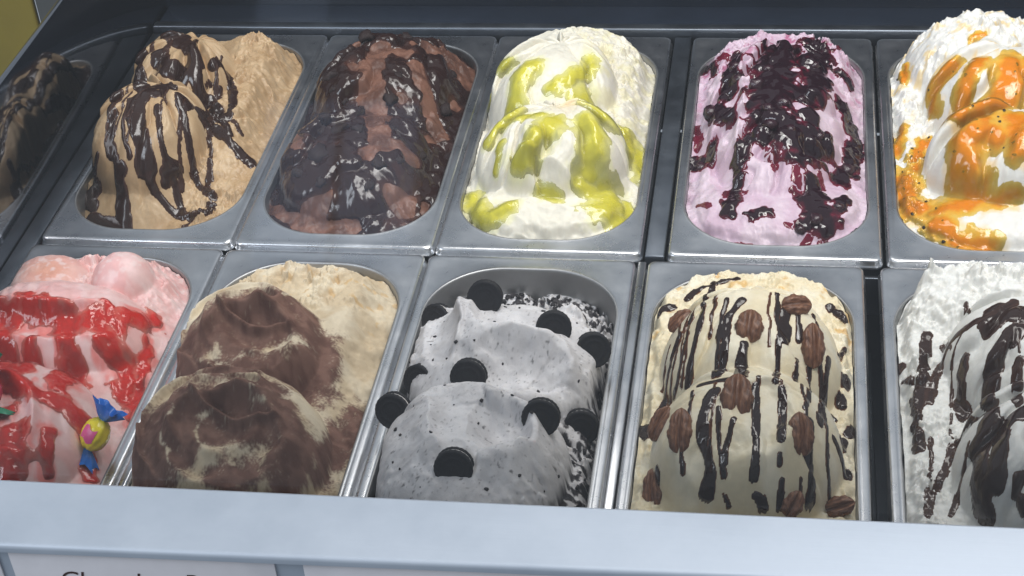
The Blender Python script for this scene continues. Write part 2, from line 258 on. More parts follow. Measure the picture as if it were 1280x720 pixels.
# where sauces and toppings lie on the heaps (millimetres from the middle of each pan)
TRACED = {
  ('B1', 'sauce'): [(5.5, [(-12, -16),(-24, -44),(-24, -66),(-15, -87),(-9, -102)]),(3.5, [(-71, 44),(-46, -68),(-45, -85),(-36, -100),(-31, -105)]),(1.9, [(-71, 19),(-71, -15),(-72, -49),(-65, -89),(-57, -91)]),(2.3, [(-8, -57),(2, -85),(6, -92),(9, -93),(13, -102),(19, -113)]),(2.6, [(8, -42),(14, -55),(20, -70),(25, -81),(43, -97)]),(3.5, [(7, -37),(17, -26),(29, -29),(48, -43),(58, -50),(67, -53)]),(3.2, [(13, -45),(21, -1),(39, -17),(36, 12),(21, 48),(14, 36)]),(2.6, [(-14, -104),(-7, -105),(8, -111),(19, -116)]),(4.5, [(-61, -96),(-66, -100),(-72, -101),(-63, -109)]),(4.5, [(-65, -119),(-47, -126),(-31, -131)]),(4.2, [(-36, -102),(-33, -113),(-29, -131)]),(4.2, [(6, -92),(12, -88),(6, -95)]),(2.3, [(25, -116),(44, -121),(44, -104)]),(1.6, [(25, -83),(41, -99),(25, -130)]),(4.5, [(-70, 118),(-53, 23),(-27, -34)]),(2.6, [(-72, 91),(-73, 65),(-49, -41)]),(6.1, [(-66, 130),(-36, 73),(-4, 41),(2, 25),(-20, 12),(-35, 38)]),(4.5, [(2, 25),(7, 9),(13, 12)]),(1.6, [(-72, 74),(-72, 39)]),(3.9, [(-60, 136),(-36, 74),(-21, 70)]),(1.9, [(12, 25),(10, 6),(26, -19)]),(1.9, [(21, 25),(21, -1),(21, -37)]),(2.9, [(46, -35),(24, -6)]),(1.6, [(53, -27),(45, -20)]),(5.2, [(-12, -16),(-14, -38)]),(1.9, [(-34, -49),(-33, -79),(-23, -100)]),(2.9, [(12, -87),(4, -98)]),(1.9, [(26, -32),(33, -62),(36, -85)])],
  ('F4', 'sauce'): [(2.1, [(-31, 141),(-33, 50),(-35, 27),(-39, 8),(-41, -5)]),(1.5, [(-41, 46),(-45, 17),(-48, 2),(-51, -1)]),(1.8, [(-49, 35),(-54, 21),(-57, 10),(-59, -1)]),(1.2, [(-56, 34),(-59, 23),(-60, 14)]),(1.8, [(-17, 50),(-20, 24),(-21, 1),(-22, -23)]),(2.7, [(-6, 47),(-15, 30),(-16, 8),(-18, -23)]),(3.3, [(-3, 5),(-4, -5),(-4, -33)]),(3.3, [(24, 40),(24, 14)]),(1.8, [(33, 42),(34, 19)]),(1.8, [(20, 6),(19, -42)]),(1.8, [(33, 7),(32, -17)]),(1.8, [(42, 7),(41, -35),(39, -60)]),(2.7, [(55, 21),(53, 6),(50, -35),(48, -61)]),(2.7, [(-30, -35),(-14, -36),(-3, -45)]),(3.6, [(-21, -49),(-27, -69),(-25, -85),(-21, -101),(-23, -110)]),(1.5, [(-17, -65),(-16, -84),(-14, -99),(-12, -107)]),(1.8, [(-7, -75),(-10, -90),(-12, -101)]),(2.4, [(6, -44),(7, -69),(8, -97),(7, -108)]),(2.4, [(23, -46),(24, -58),(24, -88)]),(1.5, [(23, -96),(23, -100)]),(3.0, [(42, -68),(41, -85),(44, -96),(43, -103)]),(3.3, [(58, -60),(63, -62),(67, -60)]),(3.6, [(68, 33),(66, 28)]),(3.0, [(64, 16),(65, 10)]),(3.3, [(72, -10),(70, -20)]),(2.7, [(63, -43),(66, -29)]),(4.3, [(-71, -21),(-68, -30)]),(2.7, [(-57, -81),(-56, -85)]),(2.7, [(9, -113),(14, -115)]),(1.5, [(-11, -113),(-8, -116)]),(1.8, [(25, -105),(24, -113)]),(1.2, [(37, -100),(37, -105)]),(2.1, [(-49, 117),(-39, 134),(-13, 145)]),(2.7, [(-70, 105),(-60, 109)]),(1.5, [(-64, -13),(-61, -3)]),(1.8, [(58, -2),(60, -9)]),(2.7, [(57, 117),(68, 100)]),(1.8, [(62, 46),(68, 72)])],
  ('F5', 'sauce'): [(4.3, [(-54, 76),(-57, 46),(-61, 19),(-65, -8),(-65, -35)]),(3.0, [(2, 66),(-17, 50),(-28, 50),(-41, 51),(-49, 37),(-55, 10)]),(1.3, [(-32, 51),(-39, 37),(-40, 12),(-44, -39)]),(4.6, [(-32, 31),(-34, 16),(-33, 0)]),(5.9, [(1, 35),(-11, 17),(-15, 9),(-23, -32)]),(8.6, [(6, 46),(-6, 54),(-14, 45)]),(3.0, [(1, 12),(-7, -47)]),(2.6, [(-22, -49),(-32, -33),(-38, -29),(-48, -54),(-57, -78),(-61, -96)]),(2.0, [(-56, -26),(-57, -52),(-62, -97)]),(7.9, [(-24, -55),(-29, -74),(-31, -96),(-28, -107)]),(6.6, [(-4, -62),(-16, -68),(-22, -96),(-23, -102)]),(2.0, [(-36, -62),(-39, -74),(-46, -95)]),(3.3, [(-71, 57),(-71, 55)]),(2.6, [(-71, 43),(-66, 30)]),(2.0, [(-40, 45),(-43, 67)]),(3.6, [(-6, -101),(-10, -106),(-6, -118)]),(2.3, [(-67, 16),(-66, 1)]),(2.0, [(-26, 83),(-27, 95)])],
  ('B4', 'dark'): [(17.8, [(0, 84),(-6, 30),(-8, -33),(8, -61),(30, -57)]),(13.0, [(30, 112),(33, 48),(23, 3)]),(8.2, [(-39, 93),(-42, 39),(-45, 22)]),(6.8, [(-29, -62),(-32, -90),(-37, -129)]),(8.2, [(-57, 10),(-43, -19)]),(10.9, [(28, -99),(34, -128),(37, -139)]),(8.9, [(57, 29),(66, -18),(53, -70)]),(6.8, [(-73, -38),(-57, -48),(-55, -37)]),(5.1, [(-20, -136),(-8, -133)]),(4.8, [(-66, 127),(-58, 94)]),(6.2, [(54, 76),(61, 78)]),(4.8, [(49, -120),(55, -107)]),(6.8, [(24, -20),(37, -46)]),(5.5, [(22, -146),(31, -141)])],
  ('B4', 'red'): [(4.4, [(-25, -41),(-27, -81)]),(3.8, [(-10, -54),(-2, -88)]),(4.4, [(15, -89),(16, -107)]),(4.4, [(-73, 23),(-67, -22)]),(3.1, [(33, -143),(24, -156)]),(3.1, [(44, -143),(37, -153)]),(3.4, [(-64, -109),(-54, -118)]),(2.4, [(-31, -157),(-19, -158)]),(4.1, [(-70, 121),(-48, 101)]),(4.1, [(47, 81),(64, 89)]),(3.1, [(10, -145),(13, -146)]),(3.4, [(34, -76),(37, -94)])],
  ('B3', 'lime'): [(6.6, [(-55, 44),(-72, 74),(-72, 55)]),(6.3, [(-26, 28),(-39, 9),(-37, -52)]),(5.7, [(21, 46),(14, 20),(-7, 3)]),(8.0, [(18, 4),(40, -41),(58, -16),(62, -42)]),(4.0, [(-8, -57),(-41, -57),(-55, -70)]),(8.0, [(2, -67),(-13, -101),(-21, -107)]),(9.3, [(31, -65),(38, -84),(34, -98)]),(10.6, [(47, -100),(59, -128),(47, -126)]),(6.6, [(-66, -98),(-50, -139),(-31, -133)]),(5.7, [(0, -115),(6, -117)]),(6.0, [(27, -107),(36, -109)]),(8.6, [(68, -26),(72, -53)]),(3.0, [(-40, -82),(-44, -98)]),(4.7, [(69, -115),(66, -106)])],
  ('B5', 'passion'): [(7.9, [(-26, 43),(-36, 35),(-42, 18)]),(6.8, [(-5, 31),(-18, 7),(-25, -50)]),(13.0, [(22, 24),(13, -8),(-10, -44)]),(6.2, [(-25, -53),(-47, -13),(-59, -55)]),(13.7, [(-14, -65),(-25, -83),(-20, -103),(-17, -108)]),(10.3, [(-1, -70),(0, -77)]),(8.9, [(16, -52),(17, -98)]),(5.1, [(-67, 13),(-72, -22)]),(10.9, [(-70, -62),(-68, -99),(-55, -109)]),(6.8, [(-49, -120),(-17, -115),(12, -115)]),(8.9, [(-44, -135),(-27, -150),(-8, -154)]),(3.4, [(-61, 101),(-62, 80)]),(3.1, [(-7, 79),(2, 83)])],
  ('F1', 'red'): [(9.2, [(-44, 31),(-21, 38),(14, 32),(39, 41)]),(6.3, [(46, 44),(59, 69)]),(6.9, [(-34, 10),(-2, -47)]),(4.9, [(-13, 9),(4, -34)]),(6.3, [(15, 12),(30, -25),(32, -45)]),(6.3, [(41, 23),(44, 17),(55, 15),(56, -3)]),(4.0, [(61, 46),(67, 11),(73, -30)]),(5.7, [(-8, -51),(23, -61),(47, -61),(57, -70)]),(9.2, [(17, -99),(22, -125)]),(3.7, [(39, -87),(44, -112)]),(3.4, [(59, -88),(63, -96)]),(6.9, [(-47, 41),(-31, 28)]),(3.4, [(51, -3),(70, -14)]),(2.9, [(33, 54),(37, 47)]),(4.0, [(3, -81),(8, -73)]),(2.6, [(59, -73),(63, -88)])],
  ('F2', 'cocoa'): [(17.6, [(-3, 27),(-35, 4),(-54, -15)]),(12.8, [(19, 39),(34, 19),(31, -6)]),(12.8, [(-13, -34),(20, -15)]),(12.8, [(-14, 14),(11, 17)]),(17.6, [(-22, -86),(-46, -98),(-47, -122)]),(17.6, [(-4, -91),(13, -97)]),(12.8, [(32, -79),(51, -96)]),(9.7, [(43, -104),(47, -115)]),(7.9, [(2, -76),(25, -58)]),(7.9, [(63, -41),(62, -90)]),(9.1, [(-26, -114),(-19, -106)]),(7.9, [(70, -35),(71, -14)]),(7.3, [(4, -129),(21, -124)])],
  ('F2', 'pale'): [(7.3, [(4, 1),(29, 12)]),(6.7, [(-37, -16),(-32, -6)]),(12.2, [(-7, -118),(27, -105)]),(5.5, [(21, -79),(27, -80)]),(3.0, [(-12, -111),(-17, -97),(-9, -89)]),(2.7, [(-29, -124),(-38, -106),(-32, -92)])],
  ('B2', 'bare'): [(8.4, [(-9, 78),(-5, 29),(11, -32),(22, -74)]),(7.1, [(15, -86),(33, -70),(50, -71)]),(7.7, [(32, 53),(45, 29),(58, 0)]),(9.7, [(36, 101),(59, 107),(67, 95)]),(4.5, [(-58, 139),(-31, 84)]),(3.9, [(-71, -23),(-50, -77)]),(5.2, [(-68, -119),(-26, -146),(13, -143)]),(3.2, [(64, -106),(66, -113)])],
}
SPOTS = {
  ('F3', 'cookie'): [(-16, 64), (37, 40), (65, 37), (-18, -9), (-71, -23), (41, -61), (61, -20), (-9, -115), (-70, 81), (-59, 19), (-69, 4)],
  ('F4', 'pecan'): [(0, 22, 88, 34), (32, 48, 20, 30), (43, 20, 82, 36), (-50, 54, 70, 28), (-6, -56, 86, 36), (-41, -75, 100, 34), (35, -79, 80, 34), (-58, -84, 110, 32), (-56, -48, 80, 28), (32, -109, 60, 24), (63, -92, 20, 28)],
  ('F1', 'candy'): [(64, -60), (-3, -65)],
}
# ---------------------------------------------------------------- helpers
def tag(o, label=None, cat=None, group=None, kind=None):
    if label: o['label'] = label
    if cat: o['category'] = cat
    if group: o['group'] = group
    if kind: o['kind'] = kind
    return o
def empty(name, loc=(0,0,0), **k):
    o = bpy.data.objects.new(name, None); COL.objects.link(o); o.location = loc; o.empty_display_size = .02
    return tag(o, **k)
def link(name, me, mat=None, parent=None, loc=None, **k):
    o = bpy.data.objects.new(name, me); COL.objects.link(o)
    if mat and not me.materials: me.materials.append(mat)
    if parent: o.parent = parent
    if loc is not None: o.location = loc
    return tag(o, **k)
def mesh(name, V, F, smooth=True):
    V = np.asarray(V, np.float32); me = bpy.data.meshes.new(name)
    if isinstance(F, np.ndarray) and F.ndim == 2:
        n, k = F.shape; me.vertices.add(len(V)); me.vertices.foreach_set('co', V.ravel())
        me.loops.add(n*k); me.loops.foreach_set('vertex_index', F.astype(np.int32).ravel())
        me.polygons.add(n); me.polygons.foreach_set('loop_start', np.arange(0, n*k, k, dtype=np.int32))
        me.update(calc_edges=True)
    else:
        me.from_pydata([tuple(map(float, p)) for p in V], [], F); me.update()
    me.polygons.foreach_set('use_smooth', np.full(len(me.polygons), smooth))
    return me
def box(x0, x1, y0, y1, z0, z1, bevel=0.0, seg=2, name='box'):
    bm = bmesh.new(); bmesh.ops.create_cube(bm, size=1)
    for v in bm.verts: v.co = Vector(((x0+x1)/2+v.co.x*(x1-x0), (y0+y1)/2+v.co.y*(y1-y0), (z0+z1)/2+v.co.z*(z1-z0)))
    if bevel: bmesh.ops.bevel(bm, geom=list(bm.edges), offset=bevel, segments=seg, profile=.5, affect='EDGES')
    me = bpy.data.meshes.new(name); bm.to_mesh(me); bm.free()
    if bevel: me.shade_smooth(); me.set_sharp_from_angle(angle=math.radians(50))
    return me

def new_mat(name):
    m = bpy.data.materials.new(name); m.use_nodes = True; nt = m.node_tree
    return m, nt, nt.nodes['Principled BSDF']
def nd(nt, typ, **k):
    n = nt.nodes.new(typ)
    for a, b in k.items(): setattr(n, a, b)
    return n
def noise(nt, scale, detail=4, rough=.55, vec=None):
    n = nd(nt, 'ShaderNodeTexNoise'); n.inputs['Scale'].default_value = scale; n.inputs['Detail'].default_value = detail; n.inputs['Roughness'].default_value = rough
    if vec is not None: nt.links.new(vec, n.inputs['Vector'])
    return n
def ramp(nt, fac, stops):
    r = nd(nt, 'ShaderNodeValToRGB'); nt.links.new(fac, r.inputs[0]); e = r.color_ramp.elements
    e[0].position, e[0].color = stops[0][0], (*stops[0][1], 1); e[1].position, e[1].color = stops[-1][0], (*stops[-1][1], 1)
    for p, c in stops[1:-1]: x = e.new(p); x.color = (*c, 1)
    return r.outputs[0]
def bump(nt, h, strength, dist, bsdf, normal=None):
    b = nd(nt, 'ShaderNodeBump'); b.inputs['Strength'].default_value = strength; b.inputs['Distance'].default_value = dist
    nt.links.new(h, b.inputs['Height'])
    if normal is not None: nt.links.new(normal, b.inputs['Normal'])
    nt.links.new(b.outputs[0], bsdf.inputs['Normal']); return b.outputs[0]
def objco(nt): return nd(nt, 'ShaderNodeTexCoord').outputs['Object']
def g(v): return (v, v, v)

def steel(name, base, r0, r1, stretch=(1, 1, 1), smear=.5):
    m, nt, b = new_mat(name); co = objco(nt)
    mp = nd(nt, 'ShaderNodeMapping'); mp.inputs['Scale'].default_value = stretch; nt.links.new(co, mp.inputs[0])
    fine = noise(nt, 260, 3, .6, mp.outputs[0]); big = noise(nt, 22, 5, .6, co); sm = noise(nt, 70, 4, .7, co)
    b.inputs['Metallic'].default_value = 1
    nt.links.new(ramp(nt, big.outputs[0], [(.3, tuple(c*.82 for c in base)), (.7, base)]), b.inputs['Base Color'])
    mix = nd(nt, 'ShaderNodeMath', operation='MULTIPLY_ADD'); nt.links.new(sm.outputs[0], mix.inputs[0]); mix.inputs[1].default_value = smear
    nt.links.new(big.outputs[0], mix.inputs[2])
    nt.links.new(ramp(nt, mix.outputs[0], [(.35, g(r0)), (1.0, g(r1))]), b.inputs['Roughness'])
    spots = noise(nt, 95, 2, .5, co)
    ad = nd(nt, 'ShaderNodeMath', operation='MULTIPLY_ADD'); nt.links.new(ramp(nt, spots.outputs[0], [(.66, g(0)), (.72, g(1))]), ad.inputs[0]); ad.inputs[1].default_value = .5*smear; nt.links.new(fine.outputs[0], ad.inputs[2])
    bump(nt, ad.outputs[0], .14, .0004, b)
    return m
M = {}
M['steel'] = steel('brushed_pan_steel', (.78, .79, .81), .20, .36, (1, .08, 1), .45)
M['steel_basin'] = steel('pan_inner_steel', (.42, .425, .43), .36, .55)
M['ledge'] = None
M['dark_steel'] = steel('dark_case_steel', (.17, .19, .22), .28, .5)
def plain(name, col, rough, var=.15, scale=30, metallic=0, spec=.5, bmp=0):
    m, nt, b = new_mat(name); n = noise(nt, scale, 5, .6, objco(nt))
    nt.links.new(ramp(nt, n.outputs[0], [(.25, tuple(c*(1-var) for c in col)), (.75, tuple(min(1, c*(1+var)) for c in col))]), b.inputs['Base Color'])
    b.inputs['Roughness'].default_value = rough; b.inputs['Metallic'].default_value = metallic; b.inputs['Specular IOR Level'].default_value = spec
    if bmp: bump(nt, n.outputs[0], .5, bmp, b)
    return m
M['case_dark'] = plain('case_interior_dark', (.012, .017, .028), .25, .3, 12)
def ledge_mat():
    m, nt, b = new_mat('satin_ledge'); co = objco(nt); mp = nd(nt, 'ShaderNodeMapping'); mp.inputs['Scale'].default_value = (.04, 1, 1); nt.links.new(co, mp.inputs[0])
    n = noise(nt, 300, 3, .6, mp.outputs[0]); n2 = noise(nt, 14, 5, .65, co)
    nt.links.new(ramp(nt, n2.outputs[0], [(.3, (.33, .375, .435)), (.7, (.39, .435, .495))]), b.inputs['Base Color'])
    b.inputs['Metallic'].default_value = .3; nt.links.new(ramp(nt, n2.outputs[0], [(.3, g(.48)), (.75, g(.6))]), b.inputs['Roughness'])
    bump(nt, n.outputs[0], .22, .0004, b); return m
M['ledge'] = ledge_mat()
M['fascia'] = plain('fascia_grey', (.16, .165, .18), .5, .1, 20)
M['card'] = plain('card_paper', (.62, .60, .62), .6, .04, 60)
M['ink'] = plain('card_ink_brown', (.035, .012, .010), .6, .2, 60)
M['yellow'] = plain('yellow_board', (.20, .15, .012), .5, .15, 8)
M['grey_post'] = plain('grey_post', (.06, .062, .06), .5, .15, 8)
def glass_mat(name, tint=(1,1,1), boost=1.0, rough=0.0):
    m, nt, b = new_mat(name); nt.nodes.remove(b); out = nt.nodes['Material Output']
    t = nd(nt, 'ShaderNodeBsdfTransparent'); t.inputs[0].default_value = (*tint, 1)
    s = nd(nt, 'ShaderNodeBsdfGlossy'); s.inputs['Roughness'].default_value = rough
    fr = nd(nt, 'ShaderNodeFresnel'); fr.inputs['IOR'].default_value = 1.5
    mu = nd(nt, 'ShaderNodeMath', operation='MULTIPLY', use_clamp=True); mu.inputs[1].default_value = boost; nt.links.new(fr.outputs[0], mu.inputs[0])
    mx = nd(nt, 'ShaderNodeMixShader'); nt.links.new(mu.outputs[0], mx.inputs[0]); nt.links.new(t.outputs[0], mx.inputs[1]); nt.links.new(s.outputs[0], mx.inputs[2])
    nt.links.new(mx.outputs[0], out.inputs['Surface']); return m
M['glass'] = glass_mat('front_glass', (.985, .99, .99), 1.0, .035)
def smoked():
    m, nt, b = new_mat('smoked_side_glass')
    b.inputs['Base Color'].default_value = (.30, .31, .34, 1); b.inputs['Metallic'].default_value = 1; b.inputs['Roughness'].default_value = .05
    n = noise(nt, 18, 4, .6, objco(nt)); nt.links.new(ramp(nt, n.outputs[0], [(.3, g(.03)), (.75, g(.09))]), b.inputs['Roughness'])
    return m
M['mirror'] = smoked()

# ---------------------------------------------------------------- the cabinet
case = empty('display_case', (0.45, 0, -.15), label='steel ice cream display cabinet with a pale front ledge and dark back', cat='display cabinet')
def case_part(name, me, mat, parent=None, **k):
    o = link(name, me, mat, parent or case, **k)
    o.location = (-.45, 0, .15) if parent is None else (0, 0, 0)
    return o
case_part('floor_panel', box(-.06, 1.3, -.385, .42, -.150, -.146), M['dark_steel'])
case_part('back_panel', box(-.06, 1.3, .425, .435, -.146, .24), M['case_dark'])
case_part('back_shelf', box(-.0175, 1.3, .3835, .4245, -.03, -.002, .0015), M['case_dark'])
case_part('back_rail', box(-.0175, 1.3, .3665, .3785, -.02, .0035, .0022, 3), M['dark_steel'])
case_part('divider_bar', box(.5115, .5269, .004, .364, -.012, -.0035, .001), M['dark_steel'])
case_part('divider_bar', box(-.0172, -.0012, -.37, .364, -.012, -.0032, .001), M['dark_steel'])
case_part('divider_bar', box(.6855, .6925, -.37, -.014, -.10, -.080, .001), M['dark_steel'])
case_part('divider_bar', box(.5072, .5135, -.37, -.004, -.012, -.0030, .001), M['steel'])
case_part('support_bar', box(-.0175, 1.3, -.0035, .0005, -.05, -.014, .0005), M['dark_steel'])
case_part('side_panel', box(-.024, -.0180, -.384, .42, -.146, .124, .0012), M['mirror'])
# the ledge: a folded sheet with a soft front edge
prof = [(-.3885, .045), (-.3885, .097), (-.3893, .0998), (-.3915, .1012), (-.4415, .0972), (-.4432, .0966), (-.4443, .0955), (-.4446, .0940), (-.4446, .0912), (-.4400, .0908), (-.4400, .045)]
def extrude_x(prof, x0, x1, name, skew=0.0):
    n = len(prof); k = lambda y: skew*(.25 if y > -.43 else 1)
    V = [(x0, y+k(y)*(x0-.15), z) for y, z in prof]+[(x1, y+k(y)*(x1-.15), z) for y, z in prof]
    F = [(i, (i+1) % n, (i+1) % n+n, i+n) for i in range(n)]+[tuple(range(n))[::-1], tuple(range(n, 2*n))]
    me = mesh(name, V, F, True); me.set_sharp_from_angle(angle=math.radians(35)); return me
case_part('ledge', extrude_x([(y+.0035 if y < -.43 else y, z) for y, z in prof], -.1, 1.4, 'ledge', .020), M['ledge'])
case_part('fascia', extrude_x([(-.4360, -.13), (-.4360, .0900), (-.4310, .0900), (-.4310, -.13)], -.1, 1.4, 'fascia', .020), M['fascia'])
gp = [(-.3875, .0880), (-.2105, .4700), (-.2145, .4718), (-.3915+.0065, .0898)]
case_part('front_glass', extrude_x(gp, -.02, 1.35, 'front_glass', .020), M['glass'])
# things outside the cabinet on the left
tag(link('menu_board', box(-.92, -.262, .60, .612, -1.0, .3, .003), M['yellow']), label='plain mustard yellow board standing beyond the smoked side panel', cat='board')
tag(link('corner_post', box(-.258, -.205, .60, .64, -1.0, .3, .004), M['grey_post']), label='dark grey upright post between yellow board and cabinet', cat='post')

# ---------------------------------------------------------------- steel pans
def rr_loop(a, b, r, z, n=14):
    pts = []
    for cx, cy, t0 in ((a-r, b-r, 0), (-a+r, b-r, 90), (-a+r, -b+r, 180), (a-r, -b+r, 270)):
        for k in range(n+1):
            t = math.radians(t0+90*k/n); pts.append((cx+r*math.cos(t), cy+r*math.sin(t), z))
    return pts
def loft(loops, cap=False, name='loft'):
    n = len(loops[0]); V = [p for l in loops for p in l]; F = []
    for k in range(len(loops)-1):
        for i in range(n):
            j = (i+1) % n; F.append((k*n+i, k*n+j, (k+1)*n+j, (k+1)*n+i))
    if cap: F.append(tuple(range((len(loops)-1)*n, len(loops)*n)))
    return mesh(name, V, F)
A, B = .0843, .1793; ou, ov, orr = OPEN_U/1000, OPEN_V/1000, OPEN_R/1000
flange = loft([rr_loop(A+.0004, B+.0004, .0065, -.0078), rr_loop(A+.0006, B+.0006, .0065, -.0070), rr_loop(A, B, .006, -.0060), rr_loop(A-.0008, B-.0008, .006, -.0046), rr_loop(A-.0008, B-.0008, .006, -.0022),
               rr_loop(A-.0012, B-.0012, .006, -.0010), rr_loop(A-.0021, B-.0021, .006, -.0003), rr_loop(A-.0035, B-.0035, .006, 0), rr_loop(A-.006, B-.006, .008, -.0001), rr_loop(ou+.0042, ov+.0042, orr+.004, -.0002), rr_loop(ou+.0022, ov+.0022, orr+.002, 0.0001)], name='flange')
basin = loft([rr_loop(ou+.0022, ov+.0022, orr+.002, 0.0001), rr_loop(ou+.0012, ov+.0012, orr+.001, .0004), rr_loop(ou+.0003, ov+.0003, orr, -.0004), rr_loop(ou, ov, orr, -.0020), rr_loop(ou-.0003, ov-.0003, orr, -.006), rr_loop(ou-.004, ov-.004, orr-.003, -.115), rr_loop(ou-.010, ov-.010, orr-.008, -.121)], True, 'basin')
PAN_OF = dict(B1='coffee ice cream with poured chocolate', B2='dark brownie chocolate ice cream', B3='white ice cream with green lime sauce', B4='pale purple berry ice cream',
              B5='white ice cream with orange passion fruit sauce', F1='pink ice cream with red sauce', F2='cream ice cream dusted with cocoa', F3='grey white ice cream set with black cookies', F4='cream ice cream topped with pecans', F5='white ice cream striped with chocolate sauce')
rng = random.Random(5)
TUB = {}
for k in TUB_X:
    loc = (TUB_X[k], TUB_Y[k[0]], 0)
    p = empty('steel_pan', loc, label='stainless steel pan holding the '+PAN_OF[k], cat='pan', group='steel pans set in two rows')
    link('flange', flange, M['steel'], p); link('basin', basin, M['steel_basin'], p)
    TUB[k] = loc

# ---------------------------------------------------------------- heaps of ice cream
NU, NV = 205, 400
def param_grid():
    s = np.linspace(-1, 1, NU); t = np.linspace(-1, 1, NV)
    vv = (OPEN_V-.6)*np.sign(t)*(1-(1-np.abs(t))**1.06)
    r = OPEN_R; cy = OPEN_V-.6-r; w = np.full(NV, OPEN_U-.6)
    m = np.abs(vv) > cy
    w[m] = OPEN_U-.6-r + np.sqrt(np.clip(r*r-(np.abs(vv[m])-cy)**2, 0, None))
    w = np.maximum(w, 6.0)
    U = s[None, :]*w[:, None]; V = np.repeat(vv[:, None], NU, 1)
    return U, V
GU, GV = param_grid()
idx = np.arange(NU*NV).reshape(NV, NU)
GF = np.stack([idx[:-1, :-1], idx[:-1, 1:], idx[1:, 1:], idx[1:, :-1]], -1).reshape(-1, 4)
def normals(P):
    du = np.gradient(P, axis=1); dv = np.gradient(P, axis=0); n = np.cross(du, dv)
    return n/np.maximum(np.linalg.norm(n, axis=-1, keepdims=True), 1e-9)
def set_attr(me, name, arr):
    arr = np.asarray(arr, np.float32)
    if arr.ndim == 1:
        a = me.attributes.new(name, 'FLOAT', 'POINT'); a.data.foreach_set('value', arr)
    else:
        a = me.attributes.new(name, 'FLOAT_COLOR', 'POINT'); c = np.ones((len(arr), 4), np.float32); c[:, :3] = arr; a.data.foreach_set('color', c.ravel())
def cream_mat(name, rough=.42, sss=.25, bmp=.0006, spec=.4, tint=(1,.85,.7), var=.06):
    m, nt, b = new_mat(name); at = nd(nt, 'ShaderNodeAttribute', attribute_name='flavour'); co = objco(nt)
    n = noise(nt, 160, 6, .65, co); n2 = noise(nt, 900, 3, .6, co)
    mul = nd(nt, 'ShaderNodeMix', data_type='RGBA', blend_type='MULTIPLY'); mul.inputs[0].default_value = 1
    nt.links.new(at.outputs['Color'], mul.inputs[6]); nt.links.new(ramp(nt, n.outputs[0], [(.25, g(1-2*var)), (.7, g(1))]), mul.inputs[7])
    nt.links.new(mul.outputs[2], b.inputs['Base Color'])
    b.inputs['Roughness'].default_value = rough; b.inputs['Specular IOR Level'].default_value = spec
    b.inputs['Subsurface Weight'].default_value = sss; b.inputs['Subsurface Radius'].default_value = tint; b.inputs['Subsurface Scale'].default_value = .004
    ad = nd(nt, 'ShaderNodeMath', operation='MULTIPLY_ADD'); nt.links.new(n2.outputs[0], ad.inputs[0]); ad.inputs[1].default_value = .35; nt.links.new(n.outputs[0], ad.inputs[2])
    bump(nt, ad.outputs[0], .55, bmp*.8, b)
    return m
def mixc(a, b, t): t = np.asarray(t)[..., None]; return np.asarray(a)*(1-t)+np.asarray(b)*t
# ---------------------------------------------------------------- sauces: real layers lying on the heaps
def seg_mask(P, strokes, s, wob=1.5, grow=1.0, edge=0.0):
    """thickness profile 0..1 of strokes (half width, 2D points) measured along the surface P (mm)"""
    z = P[..., 2]; u, v = P[..., 0], P[..., 1]; best = np.full(u.shape, -1.0); wide = np.zeros(u.shape)
    nx = wob*pn(u/11, v/11, s)+.25*wob*pn(u/4, v/4, s+1); ny = wob*pn(u/11, v/11, s+2)+.25*wob*pn(u/4, v/4, s+3)
    wv = 1+.22*pn(u/11, v/11, s+4)+edge*fbm(u/15, v/15, s+6, 3)
    Q = P + np.stack([nx, ny, 0*nx], -1)
    fu, fv = GU.ravel(), GV.ravel(); fz = z.ravel()
    for h, pts in strokes:
        pts = smooth_path(pts, 7) if len(pts) > 2 else [(pts[0][0]+(pts[1][0]-pts[0][0])*i/6, pts[0][1]+(pts[1][1]-pts[0][1])*i/6) for i in range(7)]
        p3 = []
        for a, b in pts:
            i = np.argmin((fu-a)**2+(fv-b)**2); p3.append(np.array([a, b, fz[i]]))
        h = max(h*grow, .9)
        for k in range(len(p3)-1):
            A0, B0 = p3[k], p3[k+1]; d = B0-A0; l2 = max(float(d@d), 1e-6); R = h*1.7+4
            lo = np.minimum(A0, B0)-R; hi = np.maximum(A0, B0)+R
            m = (u > lo[0]) & (u < hi[0]) & (v > lo[1]) & (v < hi[1]) & (z > lo[2]) & (z < hi[2])
            if not m.any(): continue
            q = Q[m]-A0; t = np.clip(q@d/l2, 0, 1); dist = np.linalg.norm(q-t[:, None]*d, axis=1)
            taper = 1.0
            if h < 7: taper = .78+.22*(.5+.5*math.sin(k*.5+h*9)) if k < len(p3)-4 else 1.12
            val = 1-dist/(h*wv[m]*taper); up = val > best[m]; wide[m] = np.where(up, h, wide[m]); best[m] = np.maximum(best[m], val)
    return best, wide
def runs(count, seed, areas):
    """thin runs of sauce that start on a crest and flow down: (u from, u to, crest v, longest run)"""
    r = random.Random(seed); out = []
    for i in range(count):
        u0, u1, v0, ln = areas[i % len(areas)]; u = r.uniform(u0, u1); v = v0+r.uniform(-12, 4); L = ln*r.uniform(.5, 1.0); c = (u-(u0+u1)/2)*.12; p = []
        for k in range(6): p.append((u+c*k/5*1.2+r.uniform(-1.2, 1.2), v-L*k/5))
        out.append((r.uniform(.8, 1.7), p))
    return out
